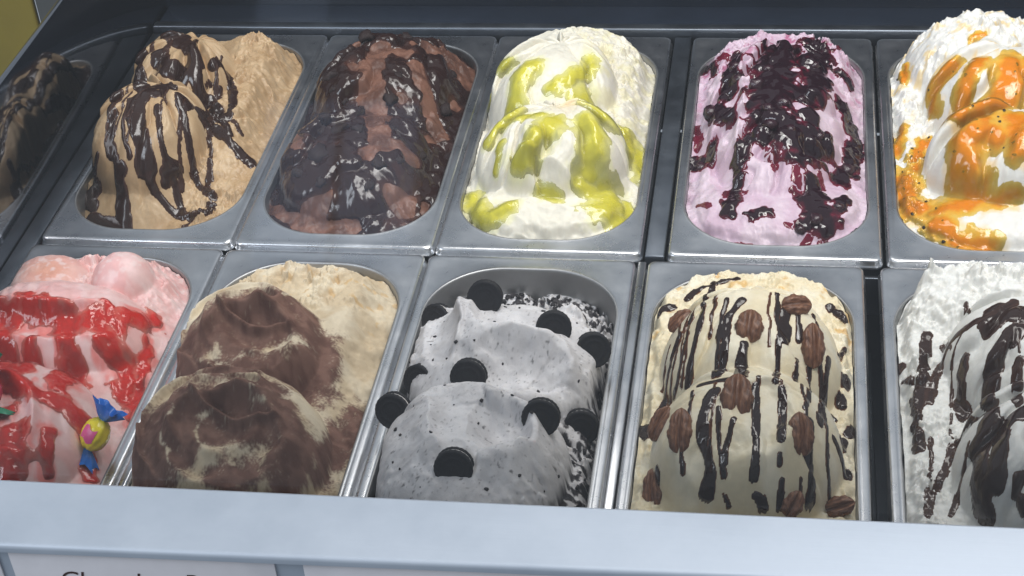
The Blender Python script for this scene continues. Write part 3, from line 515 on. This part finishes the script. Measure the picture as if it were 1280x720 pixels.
def layer(name, P, N, T, mat, parent):
    """a sheet of sauce: T is the thickness in mm, sheet kept where T > 0 with a rim tucked under the surface"""
    on = (T > 0); keep = on.ravel()[GF].any(1)
    if not keep.any(): return None
    zs = P[..., 2]                                       # sauce fills the small hollows under it
    for _ in range(11): zs = .25*zs + .1875*(np.roll(zs, 1, 0)+np.roll(zs, -1, 0)+np.roll(zs, 1, 1)+np.roll(zs, -1, 1))
    Q = P.copy(); Q[..., 2] = P[..., 2] + (np.maximum(zs, P[..., 2]-.25)-P[..., 2])*np.clip(T/.35, 0, 1)
    off = np.where(on, T, -.5)
    V = (Q + normals(np.stack([P[..., 0], P[..., 1], zs], -1))*off[..., None])/1000
    lab = np.where(np.isin(np.arange(NU*NV), GF[keep].ravel()), np.arange(NU*NV), -1)   # each pool or drip is a part of its own
    F = GF[keep]
    for _ in range(900):
        lo = lab[F].min(1); new = lab.copy()
        for q in range(4): np.minimum.at(new, F[:, q], lo)
        new = np.where(new >= 0, new[new], -1)
        if (new == lab).all(): break
        lab = new
    fl = lab[F[:, 0]]; out = []
    for c in np.unique(fl):
        Fc = F[fl == c]
        if len(Fc) < 14: continue
        used = np.unique(Fc); re = np.full(NU*NV, -1); re[used] = np.arange(len(used))
        me = mesh(name, V.reshape(-1, 3)[used], re[Fc]); me.materials.append(mat)
        set_attr(me, 'thickness', np.maximum(T, 0).ravel()[used]); out.append(link(name, me, mat, parent))
    return out
def dome(m, k=.5): return np.where(m > 0, np.clip(1-(1-np.clip(m, 0, 1))**2, 0, 1)**k, 0)
def syrup(name, deep, thin, full, rough=.09, spec=.6, clear=0.0, bmp=.0004):
    """sauce: the thinner it lies, the paler and clearer it is"""
    m, nt, b = new_mat(name); at = nd(nt, 'ShaderNodeAttribute', attribute_name='thickness'); co = objco(nt)
    n = noise(nt, 110, 4, .6, co)
    dv = nd(nt, 'ShaderNodeMath', operation='DIVIDE'); nt.links.new(at.outputs['Fac'], dv.inputs[0]); dv.inputs[1].default_value = full
    ad = nd(nt, 'ShaderNodeMath', operation='MULTIPLY_ADD'); nt.links.new(n.outputs[0], ad.inputs[0]); ad.inputs[1].default_value = .5; nt.links.new(dv.outputs[0], ad.inputs[2])
    nt.links.new(ramp(nt, ad.outputs[0], [(.25, thin), (1.1, deep)]), b.inputs['Base Color'])
    b.inputs['Roughness'].default_value = rough; b.inputs['Specular IOR Level'].default_value = spec
    bump(nt, n.outputs[0], .3, bmp, b)
    if clear:                                            # light passes through it, tinted more the thicker it lies
        out = nt.nodes['Material Output']; t = nd(nt, 'ShaderNodeBsdfTransparent')
        nt.links.new(ramp(nt, ad.outputs[0], [(.2, tuple(.35+.65*c for c in thin)), (.7, thin), (1.25, deep)]), t.inputs[0])
        gl = nd(nt, 'ShaderNodeBsdfGlossy'); gl.inputs['Roughness'].default_value = rough; nt.links.new(b.inputs['Normal'].links[0].from_socket, gl.inputs['Normal'])
        fr = nd(nt, 'ShaderNodeFresnel'); fr.inputs['IOR'].default_value = 1.45
        wet = nd(nt, 'ShaderNodeMixShader'); nt.links.new(fr.outputs[0], wet.inputs[0]); nt.links.new(t.outputs[0], wet.inputs[1]); nt.links.new(gl.outputs[0], wet.inputs[2])
        mx = nd(nt, 'ShaderNodeMixShader'); mx.inputs[0].default_value = 1-clear
        nt.links.new(wet.outputs[0], mx.inputs[1]); nt.links.new(b.outputs[0], mx.inputs[2]); nt.links.new(mx.outputs[0], out.inputs['Surface'])
    return m
M['choc'] = syrup('chocolate_sauce', (.030, .0135, .009), (.075, .031, .017), 1.3, .15, .5)
M['choc_runny'] = syrup('runny_chocolate_sauce', (.026, .010, .006), (.26, .085, .022), .7, .08, .6, .25)
M['fudge'] = syrup('fudge_syrup', (.024, .0095, .007), (.065, .026, .018), 1.8, .16, .45)
M['berry_syrup'] = syrup('berry_syrup', (.022, .004, .009), (.26, .014, .045), 1.9, .06, .7, .3)
M['red_syrup'] = syrup('strawberry_syrup', (.90, .12, .085), (.97, .52, .44), 1.7, .05, .6, .78)
M['lime_syrup'] = syrup('lime_syrup', (.90, .86, .18), (.98, .96, .55), 2.0, .06, .6, .72)
M['passion_syrup'] = syrup('passion_fruit_syrup', (.97, .50, .03), (.99, .78, .20), 2.0, .06, .6, .75)

LABEL = dict(
 B1=('tan coffee ice cream heap with poured chocolate sauce and a torn right side', 'coffee'),
 B2=('dark brown chocolate ice cream heap covered in glossy fudge and brownie lumps', 'brownie'),
 B3=('white ice cream scoops with translucent yellow green lime sauce', 'lime'),
 B4=('pale lilac ice cream heap covered in dark glossy berries', 'berry'),
 B5=('tall white ice cream heap with orange passion fruit sauce and black seeds', 'passion'),
 F1=('pink ice cream heap under shiny red strawberry sauce', 'strawberry'),
 F2=('beige ice cream with two swirls dusted in brown cocoa', 'cocoa'),
 F3=('grey speckled white ice cream heap carrying round black cookies', 'cookie'),
 F4=('cream coloured ice cream heap with thin chocolate drips and pecan halves', 'pecan'),
 F5=('rough snow white ice cream heap with broad chocolate stripes', 'stracciatella'))
GROUP = 'heaps of ice cream in the pans'
HEAP = {}
def heap(k, colour, mat):
    z = HEAPS[k](GU, GV); P = np.stack([GU, GV, z], -1); N = normals(P)
    root = empty('ice_cream', TUB[k], label=LABEL[k][0], cat='ice cream', group=GROUP)
    me = mesh('heap', P.reshape(-1, 3)/1000, GF); me.materials.append(mat)
    c = colour(GU, GV, z, P) if callable(colour) else np.broadcast_to(np.array(colour, float), (*GU.shape, 3))
    set_attr(me, 'flavour', c.reshape(-1, 3)); link('heap', me, mat, root)
    HEAP[k] = (P, N, root); return P, N, root
def at(k, u, v):
    P, N, r = HEAP[k]; i = np.argmin((GU.ravel()-u)**2+(GV.ravel()-v)**2)
    return Vector(P.reshape(-1, 3)[i]/1000)+Vector(TUB[k]), Vector(N.reshape(-1, 3)[i])

M['cream'] = cream_mat('creamy_ice_cream', .40)
M['matt_cream'] = cream_mat('scooped_ice_cream', .55, .2, .001)
M['cocoa_cream'] = cream_mat('cocoa_dusted_ice_cream', .72, .1, .0012, .2)
M['choc_cream'] = cream_mat('chocolate_ice_cream', .45, .05, .001, .4)

# coffee with poured chocolate
def c_coffee(u, v, z, P):
    t = sstep(-.3, .5, fbm(u/30, v/30, 201, 3)); c = mixc((.50, .34, .19), (.59, .425, .255), t)
    return mixc(c, (.40, .25, .12), .55*sstep(10, 35, u)*sstep(.1, .6, fbm(u/9, v/9, 202, 3)))
P, N, r = heap('B1', c_coffee, M['cream'])
m, w = seg_mask(P, TRACED['B1', 'sauce']+runs(14, 61, [(-66, 16, -24, 70), (-62, 20, 72, 60)]), 210, 1.2, 1.6); layer('chocolate_sauce', P, N, np.where(m > 0, np.clip(.28*w, .5, 1.5)*dome(m)-.05, 0), M['choc'], r)

# chocolate with fudge and brownie lumps
def c_choc(u, v, z, P):
    t = sstep(-.4, .5, fbm(u/20, v/20, 221, 4)); return mixc((.105, .046, .030), (.20, .094, .062), t)
P, N, r = heap('B2', c_choc, M['choc_cream'])
bare = seg_mask(P, TRACED['B2', 'bare'], 222, 3.0, 1.4)[0]
f = .55 + fbm(GU/32, GV/32, 223, 2)*.8 - 2.2*np.clip(bare+.15, 0, 1) - .5*sstep(-115, -150, GV) - .5*sstep(30, 62, GU)*sstep(60, 110, GV)
T = np.where(f > 0, 2.0*np.clip(f*1.6, 0, 1)**.6 + .6*fbm(GU/15, GV/15, 224, 2), 0)
layer('fudge_syrup', P, N, np.where(f > 0, np.maximum(T, .1), 0), M['fudge'], r); FUDGE = f

# white with lime sauce
def c_lime(u, v, z, P):
    c = np.broadcast_to(np.array((.78, .74, .63)), (*u.shape, 3))
    t = sstep(5, 45, u+.2*v)*sstep(-80, 0, v); c = mixc(c, (.78, .72, .46), .7*t*sstep(-.3, .5, fbm(u/12, v/12, 231, 3)))
    c = mixc(c, (.86, .60, .26), .6*np.exp(-((u-12)/14)**2-((v+28)/16)**2))
    w = seg_mask(P, TRACED['B3', 'lime'], 235, 4.0, 2.6, .4)[0]; return mixc(c, (.82, .79, .42), .65*sstep(0, .5, w))
P, N, r = heap('B3', c_lime, M['cream'])
m = seg_mask(P, TRACED['B3', 'lime'], 232, 3.0, 1.8, .3)[0]
layer('lime_sauce', P, N, np.where(m > 0, 1.7*dome(m, 1.4)*(1+.3*fbm(GU/14, GV/14, 233, 2)), 0), M['lime_syrup'], r)

# lilac berry
def c_berry(u, v, z, P):
    c = mixc((.60, .44, .54), (.67, .54, .62), sstep(-.4, .4, fbm(u/25, v/25, 241, 3)))
    return mixc(c, (.42, .08, .20), .75*sstep(.15, .6, fbm(u/11, v/11, 242, 4))*sstep(20, 90, v))
P, N, r = heap('B4', c_berry, M['cream'])
m = seg_mask(P, TRACED['B4', 'dark'], 243, 4.0, 1.35, .5)[0]; mr = seg_mask(P, TRACED['B4', 'red'], 244, 2.0, 1.0, .25)[0]
q = m + .06 - .22*(.5+.5*fbm(GU/13, GV/13, 245, 3)); T = np.where(q > 0, 2.0*dome(q)*(1+.3*fbm(GU/12, GV/12, 246, 2)), 0)
layer('berry_compote', P, N, np.maximum(T, 0), M['berry_syrup'], r)
layer('berry_juice', P, N, np.where((mr > 0) & (q < -.05), .5*dome(mr), 0), M['berry_syrup'], r); BERRY = q

# white with passion fruit
def c_passion(u, v, z, P):
    c = np.broadcast_to(np.array((.79, .775, .73)), (*u.shape, 3))
    c = mixc(c, (.82, .62, .30), .8*sstep(.2, .6, fbm(u/13, v/13, 251, 4))*sstep(-10, 60, v))
    w = seg_mask(P, TRACED['B5', 'passion'], 255, 4.0, 2.0, .4)[0]; return mixc(c, (.88, .60, .18), .6*sstep(0, .45, w))
P, N, r = heap('B5', c_passion, M['cream'])
m = seg_mask(P, TRACED['B5', 'passion'], 252, 3.0, 1.6, .3)[0]
layer('passion_fruit_sauce', P, N, np.where(m > 0, 1.7*dome(m, 1.4)*(1+.3*fbm(GU/14, GV/14, 253, 2)), 0), M['passion_syrup'], r); PASSION = m

# strawberry
def c_straw(u, v, z, P):
    c = mixc((.80, .47, .45), (.83, .58, .56), sstep(-.4, .4, fbm(u/22, v/22, 261, 3)))
    c = mixc(c, (.72, .33, .20), .7*np.exp(-((u+34)/24)**2-((v-104)/20)**2))
    c = mixc(c, (.84, .66, .64), .7*sstep(.1, .5, fbm(u/7, v/7, 262, 3))*sstep(60, 110, v))
    w = seg_mask(P, TRACED['F1', 'red'], 266, 4.0, 2.2, .4)[0]; return mixc(c, (.80, .16, .13), .75*sstep(0, .5, w+.2*fbm(u/6, v/14, 267, 3)))
P, N, r = heap('F1', c_straw, M['cream'])
m = seg_mask(P, TRACED['F1', 'red'], 263, 3.5, 1.35, .4)[0]
q = m + .2 + .25*fbm(GU/10, GV/18, 264, 3)
layer('strawberry_sauce', P, N, np.where((q > 0) & (m > -.4), 1.5*dome(q, .8)*(1+.4*fbm(GU/8, GV/8, 265, 3)), 0), M['red_syrup'], r)

# cocoa swirls
def c_cocoa(u, v, z, P):
    c = mixc((.62, .50, .34), (.72, .62, .46), sstep(-.4, .4, fbm(u/25, v/25, 271, 3)))
    c = mixc(c, (.60, .36, .12), .5*sstep(.35, .7, fbm(u/10, v/10, 274, 3))*sstep(60, 90, v))
    a = seg_mask(P, TRACED['F2', 'cocoa'], 272, 4, 1.9)[0]; b = seg_mask(P, TRACED['F2', 'pale'], 273, 4, .85)[0]
    f = np.clip(a*2.2, -1.0, 1) - 1.1*np.clip(b*1.4, 0, 1) + .4*fbm(u/9, v/9, 275, 5, .65) + .55*pn(u/1.5, v/1.5, 276)
    brown = mixc((.145, .072, .053), (.22, .118, .088), sstep(-.4, .4, fbm(u/12, v/12, 277, 4)))
    t = sstep(-.45, .75, f)[..., None]; return c*(1-t)+brown*t
heap('F2', c_cocoa, M['cocoa_cream'])

# cookies and cream
def c_cookie(u, v, z, P):
    c = mixc((.63, .615, .625), (.74, .725, .735), sstep(-.4, .4, fbm(u/20, v/20, 281, 3)))
    sp = fbm(u/2.3, v/2.3, 282, 2); c = mixc(c, (.10, .09, .10), .5*sstep(.5, .85, sp+.25*pn(u/18, v/18, 286)))
    sp = fbm(u/5.5, v/4.5, 283, 3); c = mixc(c, (.07, .065, .07), .75*sstep(.80, 1.0, sp+.22*pn(u/25, v/25, 287)))
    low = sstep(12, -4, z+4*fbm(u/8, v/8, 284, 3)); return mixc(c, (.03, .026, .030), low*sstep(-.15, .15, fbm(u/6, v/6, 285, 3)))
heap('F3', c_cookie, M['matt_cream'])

# pecan
def c_pecan(u, v, z, P):
    c = mixc((.80, .70, .49), (.84, .77, .60), sstep(-.4, .4, fbm(u/25, v/25, 291, 3)))
    return mixc(c, (.66, .38, .08), .7*sstep(.25, .7, fbm(u/16, v/16, 292, 3))*sstep(70, 120, v+.4*np.abs(u)))
P, N, r = heap('F4', c_pecan, M['cream'])
m, w = seg_mask(P, TRACED['F4', 'sauce']+runs(14, 62, [(-50, 52, 66, 66), (-48, 50, -28, 70)]), 293, .7, 1.4); layer('chocolate_drip', P, N, np.where(m > 0, np.clip(.3*w, .35, 1.2)*dome(m)-.03, 0), M['choc_runny'], r)

# white with chocolate stripes
def c_white(u, v, z, P):
    c = np.broadcast_to(np.array((.79, .79, .76)), (*u.shape, 3))
    return mixc(c, (.70, .68, .62), .5*sstep(.2, .7, fbm(u/12, v/12, 301, 4)))
P, N, r = heap('F5', c_white, M['matt_cream'])
m, w = seg_mask(P, TRACED['F5', 'sauce']+runs(6, 63, [(-30, 60, 70, 70), (-20, 60, -36, 70)]), 303, 1.2, 1.2); layer('chocolate_stripe', P, N, np.where(m > 0, np.clip(.25*w, .7, 1.6)*dome(m)-.05, 0), M['choc'], r)
# ---------------------------------------------------------------- toppings
def frame(normal, along):
    n = Vector(normal).normalized(); a = Vector(along); a = (a-n*a.dot(n)).normalized(); b = a.cross(n)
    return Matrix((b, a, n)).transposed()                # columns: x = b, y = along, z = normal
def lathe(prof, n=40, wave=0.0, teeth=0, name='lathe'):
    V = []; F = []
    for i, (r, z) in enumerate(prof):
        for k in range(n):
            t = 2*math.pi*k/n; rr = r*(1+(wave*math.cos(teeth*t) if r > .013 else 0)); V.append((rr*math.cos(t), rr*math.sin(t), z))
    m = len(prof)
    for i in range(m-1):
        for k in range(n):
            j = (k+1) % n; F.append((i*n+k, i*n+j, (i+1)*n+j, (i+1)*n+k))
    F.append(tuple(range(n))[::-1]); F.append(tuple(range((m-1)*n, m*n)))
    me = mesh(name, V, F); me.set_sharp_from_angle(angle=math.radians(60)); return me
wafer = lathe([(.0138, 0), (.0150, .0003), (.0155, .0010), (.0155, .0030), (.0150, .0037), (.0138, .0041), (.0131, .0040), (.0127, .0038), (.0098, .0038), (.0094, .00395), (.0086, .00395), (.0082, .0038), (.0045, .0038), (.0040, .0039), (.0005, .0039)], 72, .012, 24, 'wafer')
filling = lathe([(.0142, 0), (.0146, .0008), (.0146, .0020), (.0142, .0028)], 40, name='filling')
M['wafer'] = plain('black_cookie', (.0085, .0085, .0115), .62, .35, 400, 0, .35, .0006)
M['filling'] = plain('cookie_cream', (.62, .60, .58), .5, .06, 200)
CG = 'black cookies on the speckled heap'
COOKIE_LABEL = ['round black sandwich cookie standing on the rear crest before bare steel', 'round black sandwich cookie tucked below the torn white tip at the rear',
  'round black sandwich cookie on the rear scoop close to the pecan pan', 'round black sandwich cookie on the top ridge of the front scoop', 'round black sandwich cookie jutting out over the steel rim toward the cocoa pan',
  'black cookie of the touching pair, the one higher on the front scoop', 'black cookie of the touching pair, the one at the wall by the pecan pan',
  'round black sandwich cookie lowest on the front scoop above the pale ledge', 'half hidden black cookie on the flank by the cocoa pan, nearest the bare steel end',
  'half hidden black cookie on the flank by the cocoa pan, middle one of three', 'half hidden black cookie on the flank by the cocoa pan, next to the jutting cookie']
CN = [(.05, -.90, .42), (.12, -.88, .45), (.25, -.85, .45), (-.02, -.92, .40), (-.18, -.90, .36), (.02, -.92, .38), (.15, -.92, .36), (.0, -.93, .36), (-.45, -.75, .45), (-.5, -.75, .45), (-.4, -.8, .4)]
FLANK = {4: (-66, -42, 23), 8: (-57, 74, 12), 9: (-54, 38, 10), 10: (-57, 4, 11)}        # on the steep side of the heap
for i, (u, v) in enumerate(SPOTS['F3', 'cookie']):
    p, n = at('F3', u, v); d = Vector(CN[i]).normalized()
    if i == 0: p = p+Vector((0, -.004, .009))
    if i in FLANK: p = Vector(FLANK[i])/1000+Vector(TUB['F3'])
    c = empty('cookie', p+Vector((0, .002, .001)), label=COOKIE_LABEL[i], cat='cookie', group=CG)
    R = frame(d, (rng.uniform(-1, 1), .3, rng.uniform(.2, 1))); c.rotation_euler = R.to_euler(); c.scale = (.84, .84, .84)
    a = link('wafer', wafer, M['wafer'], c); a.location = (0, 0, .0012)
    f = link('filling', filling, M['filling'], c); f.location = (0, 0, -.0014)
    b = link('wafer', wafer, M['wafer'], c); b.location = (0, 0, -.0012); b.rotation_euler = (math.pi, 0, 0)

def pecan_mesh(seed):
    ns, nt = 26, 40; V = []; F = []; r = np.random.RandomState(seed); ph = r.uniform(0, 6, 6)
    for i in range(ns+1):
        s = i/ns; t = 2*s-1; w = max(1e-3, (1-abs(t)**2.3))**.5; w *= 1-.10*t
        for k in range(nt):
            a = 2*math.pi*k/nt; ca, sa = math.cos(a), math.sin(a); x = ca*w
            gr = math.exp(-(x/.17)**2) if sa > 0 else 0
            rid = +.10*math.sin(abs(x)*13+1.4*math.sin(t*5+ph[0])+ph[1]) + +.07*math.sin(t*14+x*7+ph[2])*abs(x)
            h = (abs(sa)**.8)*(1 if sa > 0 else -.45)*w
            if sa > 0: h = h*(1-.75*gr)+rid*w*.9*min(1, sa*2)
            edge = 1+.06*math.sin(t*9+ph[3])+.03*math.sin(t*27+ph[4])
            V.append((.0100*x*edge, .0158*t*(1-.06*abs(x)), .0066*h))
    for i in range(ns):
        for k in range(nt):
            j = (k+1) % nt; F.append((i*nt+k, i*nt+j, (i+1)*nt+j, (i+1)*nt+k))
    F.append(tuple(range(nt))[::-1]); F.append(tuple(range(ns*nt, (ns+1)*nt))); return mesh('pecan', V, F)
PEC = [pecan_mesh(s) for s in (1, 2, 3, 4)]
def pecan_mat():
    m, nt, b = new_mat('pecan_nut'); co = objco(nt); mp = nd(nt, 'ShaderNodeMapping'); mp.inputs['Scale'].default_value = (1, .25, 1); nt.links.new(co, mp.inputs[0])
    n = noise(nt, 420, 5, .65, mp.outputs[0]); nt.links.new(ramp(nt, n.outputs[0], [(.3, (.060, .022, .010)), (.5, (.16, .064, .030)), (.72, (.30, .145, .072))]), b.inputs['Base Color'])
    b.inputs['Roughness'].default_value = .45; bump(nt, n.outputs[0], .6, .0008, b); return m
M['pecan'] = pecan_mat()
PL = ['brown pecan half high on the rear scoop between chocolate drips', 'brown pecan half lying crosswise on top of the rear scoop', 'long brown pecan half upright on the rear scoop shoulder facing the white heap',
  'brown pecan half half sunk in the rear scoop shoulder beside the speckled heap', 'large brown pecan half on the crest of the front scoop', 'broad brown pecan half flat against the front scoop flank beside the cookies pan',
  'narrow dark pecan half on the front scoop between two thick drips', 'reddish smooth pecan piece in the corner of the pan by the ledge', 'pecan half sunk in the crease between the two cream scoops',
  'small pecan piece at the foot of the front scoop just above the ledge', 'pecan half lying crosswise in the pan corner above the ledge']
for i, (u, v, ang, w) in enumerate(SPOTS['F4', 'pecan']):
    p, n = at('F4', u, v); n = (n*.6+Vector((0, -.45, .55))).normalized(); a = math.radians(ang)
    d = Vector((math.cos(a), .35*math.sin(a), .95*math.sin(a)))
    o = link('pecan_half', PEC[i % 4], M['pecan'], None, p+n*.0012, label=PL[i], cat='pecan', group='pecan halves on the cream heap')
    o.rotation_euler = frame(n, d).to_euler(); k = w/37; o.scale = (k*rng.uniform(.85, 1.1), k*rng.uniform(.85, 1.1), k)

# wrapped sweets
M['wrap_yellow'] = plain('yellow_wrapper', (.92, .74, .03), .25, .1, 60, 0, .6); M['wrap_blue'] = plain('blue_wrapper', (.010, .16, .62), .22, .25, 90, 0, .6)
M['wrap_pink'] = plain('pink_print', (.80, .10, .30), .3, .15, 120); M['wrap_red'] = plain('red_wrapper', (.50, .03, .07), .25, .2, 60, 0, .6); M['wrap_green'] = plain('green_wrapper', (.02, .22, .11), .25, .25, 90, 0, .6)
def sweet_body(seed):
    bm = bmesh.new(); bmesh.ops.create_uvsphere(bm, u_segments=32, v_segments=20, radius=1)
    for q in bm.verts:
        x, y, z = q.co; f = 1+.06*float(pn(x*2.5+seed, y*2.5+z*2))+.06*float(pn(x*6+z*3, y*3+seed))+.035*math.sin(9*math.atan2(z, x)+3*y); q.co = Vector((x*.0092*f, y*.0112*f, z*.0078*f))
    me = bpy.data.meshes.new('sweet_body'); bm.to_mesh(me); bm.free(); me.shade_smooth(); return me
def twist():
    V = []; F = []; n = 30; rows = 7                     # pleated fan of wrapper foil
    for i in range(rows):
        t = i/(rows-1); r = .0026+.0098*t**.8
        for k in range(n):
            a = 2*math.pi*k/n; rr = r*(1+.22*t*math.sin(7*a+1)); V.append((rr*math.cos(a), .009*t+.0016*t*math.sin(5*a), .55*rr*math.sin(a)+.001*math.sin(9*a)*t))
    for i in range(rows-1):
        for k in range(n):
            j = (k+1) % n; F.append((i*n+k, i*n+j, (i+1)*n+j, (i+1)*n+k))
    me = mesh('twist', V, F); return me
TW = dict(wrap_blue=twist(), wrap_green=twist())
def print_patch():
    V = []; F = []; n, m = 8, 10                          # printed panel following the sweet's bulge
    for i in range(n+1):
        for j in range(m+1):
            x = (i/n-.5)*.0098; y = (j/m-.5)*.0090; y += .0012*math.sin(i/n*7)
            z = .0083*math.sqrt(max(.05, 1-(x/.0100)**2-(y/.0122)**2)); V.append((x, y, z))
    for i in range(n):
        for j in range(m): a = i*(m+1)+j; F.append((a, a+m+1, a+m+2, a+1))
    return mesh('print', V, F)
def sweet(where, along, nrm, body, ends, label, patch=None):
    o = empty('wrapped_sweet', Vector(where)/1000+Vector(TUB['F1']), label=label, cat='sweet', group='wrapped sweets on the pink heap')
    o.rotation_euler = frame(nrm, along).to_euler(); o.scale = (1.12, 1.12, 1.12); link('body', sweet_body(len(label)), M[body], o)
    if patch: link('printed_patch', print_patch(), M[patch], o)
    for s in (0, 1):
        t = link('wrapper_twist', TW[ends], M[ends], o); t.location = (0, (.0105, -.0105)[s], 0); t.rotation_euler = (0, 0, (0, math.pi)[s])
sweet((65, -73, 19), (.42, .35, .85), (-.25, -.72, .62), 'wrap_yellow', 'wrap_blue', 'yellow wrapped sweet with pink print and twisted blue ends', 'wrap_pink')
sweet((-8, -70, 53), (.30, -.55, -.60), (.1, -.6, .75), 'wrap_red', 'wrap_green', 'red wrapped sweet with a dark green twisted end')

# lumps: berries, brownie pieces, seeds, cookie crumbs
def lump(seed, rough, sub=2, squash=.8):
    bm = bmesh.new(); bmesh.ops.create_icosphere(bm, subdivisions=sub, radius=1)
    for q in bm.verts:
        x, y, z = q.co; f = 1+rough*float(fbm(x*1.3+seed*3.1, y*1.3+z*1.7, seed, 3)); q.co = Vector((x*f, y*f, z*f*squash))
    me = bpy.data.meshes.new('lump'); bm.to_mesh(me); bm.free(); me.shade_smooth(); return me
M['berry'] = syrup('dark_berry', (.010, .003, .007), (.03, .006, .012), 1, .10, .7)
M['brownie'] = plain('brownie', (.022, .010, .009), .5, .5, 300, 0, .4, .0012)
def scatter(k, weight, count, gap, seed, lo=3.0):
    r = np.random.RandomState(seed); ok = np.argwhere((weight > 0) & (border(GU, GV) > lo)); out = []
    r.shuffle(ok)
    for i, j in ok:
        u, v = GU[i, j], GV[i, j]
        if all((u-a)**2+(v-b)**2 > gap*gap for a, b in out): out.append((u, v))
        if len(out) >= count: break
    return out
def pieces(k, name, spots, meshes, mat, s0, s1, seed, sink=.2):
    r = random.Random(seed); P, N, root = HEAP[k]
    for me in meshes:
        if not me.materials: me.materials.append(mat)
    for u, v in spots:
        i = np.argmin((GU.ravel()-u)**2+(GV.ravel()-v)**2); p = Vector(P.reshape(-1, 3)[i]/1000); n = Vector(N.reshape(-1, 3)[i]); s = r.uniform(s0, s1)
        o = link(name, r.choice(meshes), None, root, p+n*s*(1-2*sink)*.6)
        o.rotation_euler = frame(n, (r.uniform(-1, 1), r.uniform(-1, 1), r.uniform(-1, 1)+.01)).to_euler(); o.scale = (s*r.uniform(.8, 1.25), s*r.uniform(.8, 1.25), s)
pieces('B4', 'berry', scatter('B4', BERRY-.25, 18, 15, 3), [lump(s, .42) for s in (1, 2, 3)], M['berry'], .0035, .0080, 4, .35)
pieces('B2', 'brownie_piece', scatter('B2', FUDGE-.3, 36, 13, 7), [lump(s, .6) for s in (4, 5, 6)], M['brownie'], .0028, .0085, 8, .4)
def stuff(k, name, spots, mat, s0, s1, seed, squash=.6):
    r = np.random.RandomState(seed); P, N, root = HEAP[k]; V = []; F = []
    bm = bmesh.new(); bmesh.ops.create_icosphere(bm, subdivisions=1, radius=1); bv = np.array([q.co[:] for q in bm.verts]); bf = [[q.index for q in f.verts] for f in bm.faces]; bm.free()
    for u, v in spots:
        i = np.argmin((GU.ravel()-u)**2+(GV.ravel()-v)**2); p = P.reshape(-1, 3)[i]/1000; n = Vector(N.reshape(-1, 3)[i]); s = r.uniform(s0, s1)
        R = np.array(frame(n, r.uniform(-1, 1, 3))); b = bv*(1+.35*r.uniform(-1, 1, (len(bv), 1)))*np.array([s*r.uniform(.7, 1.4), s, s*squash])
        o = len(V); V += list(b@R.T+p+np.array(n)*s*.25); F += [[a+o for a in f] for f in bf]
    return link(name, mesh(name, V, F), mat, root, kind='stuff')
M['seed'] = plain('passion_fruit_seed', (.010, .007, .006), .25, .3, 300); M['crumb'] = plain('cookie_crumb', (.014, .012, .014), .7, .4, 300)
stuff('B5', 'passion_fruit_seeds', scatter('B5', np.where(GV < -40, PASSION-.15, np.where(GU < -35, PASSION-.05, PASSION-.6)), 46, 6.5, 9), M['seed'], .0010, .0018, 10)
zc = HEAP['F3'][0][..., 2]
stuff('F3', 'cookie_crumbs', scatter('F3', np.where(zc+6*fbm(GU/9, GV/9, 443, 2) < -2, 1, -1)+0*GU, 260, 3.6, 11, 2.0), M['crumb'], .0010, .0026, 12)
stuff('F3', 'cookie_flecks', scatter('F3', np.where((GV > 60) | (fbm(GU/20, GV/20, 444, 2) > .25), zc-10, -1), 60, 8, 13), M['crumb'], .0006, .0015, 14)

# ---------------------------------------------------------------- flavour cards on the front
def card(x0, x1, z0, z1, label, text=None):
    c = empty('flavour_card', ((x0+x1)/2, -.4364+.020*((x0+x1)/2-.15), z0), label=label, cat='card', group='flavour cards along the cabinet front')
    c.rotation_euler = (0, 0, math.atan(.020))
    link('paper', box(-(x1-x0)/2, (x1-x0)/2, -.0016, -.0002, 0, z1-z0, .0003), M['card'], c)
    if text:
        d = bpy.data.curves.new('lettering', 'FONT'); d.body = text; d.size = .0165; d.shear = .22; d.extrude = .0001; d.space_character = 1.04
        tmp = bpy.data.objects.new('tmp', d); tm = bpy.data.meshes.new_from_object(tmp); bpy.data.objects.remove(tmp); tm.materials.clear(); t = link('lettering', tm, M['ink'], c, kind='stuff')
        t.location = (.199-(x0+x1)/2, -.0018, .0625-z0); t.rotation_euler = (math.radians(90), math.radians(-1.2), 0)
card(.1715, .3345, .030, 0.0888, 'lilac white paper flavour card with brown handwritten lettering', 'Chocolate B')
card(.3515, .5150, .030, 0.0888, 'plain lilac white paper flavour card, no lettering in view')
card(.0000, .1640, .030, 0.0888, 'plain paper flavour card at the end of the ledge by the smoked side panel')
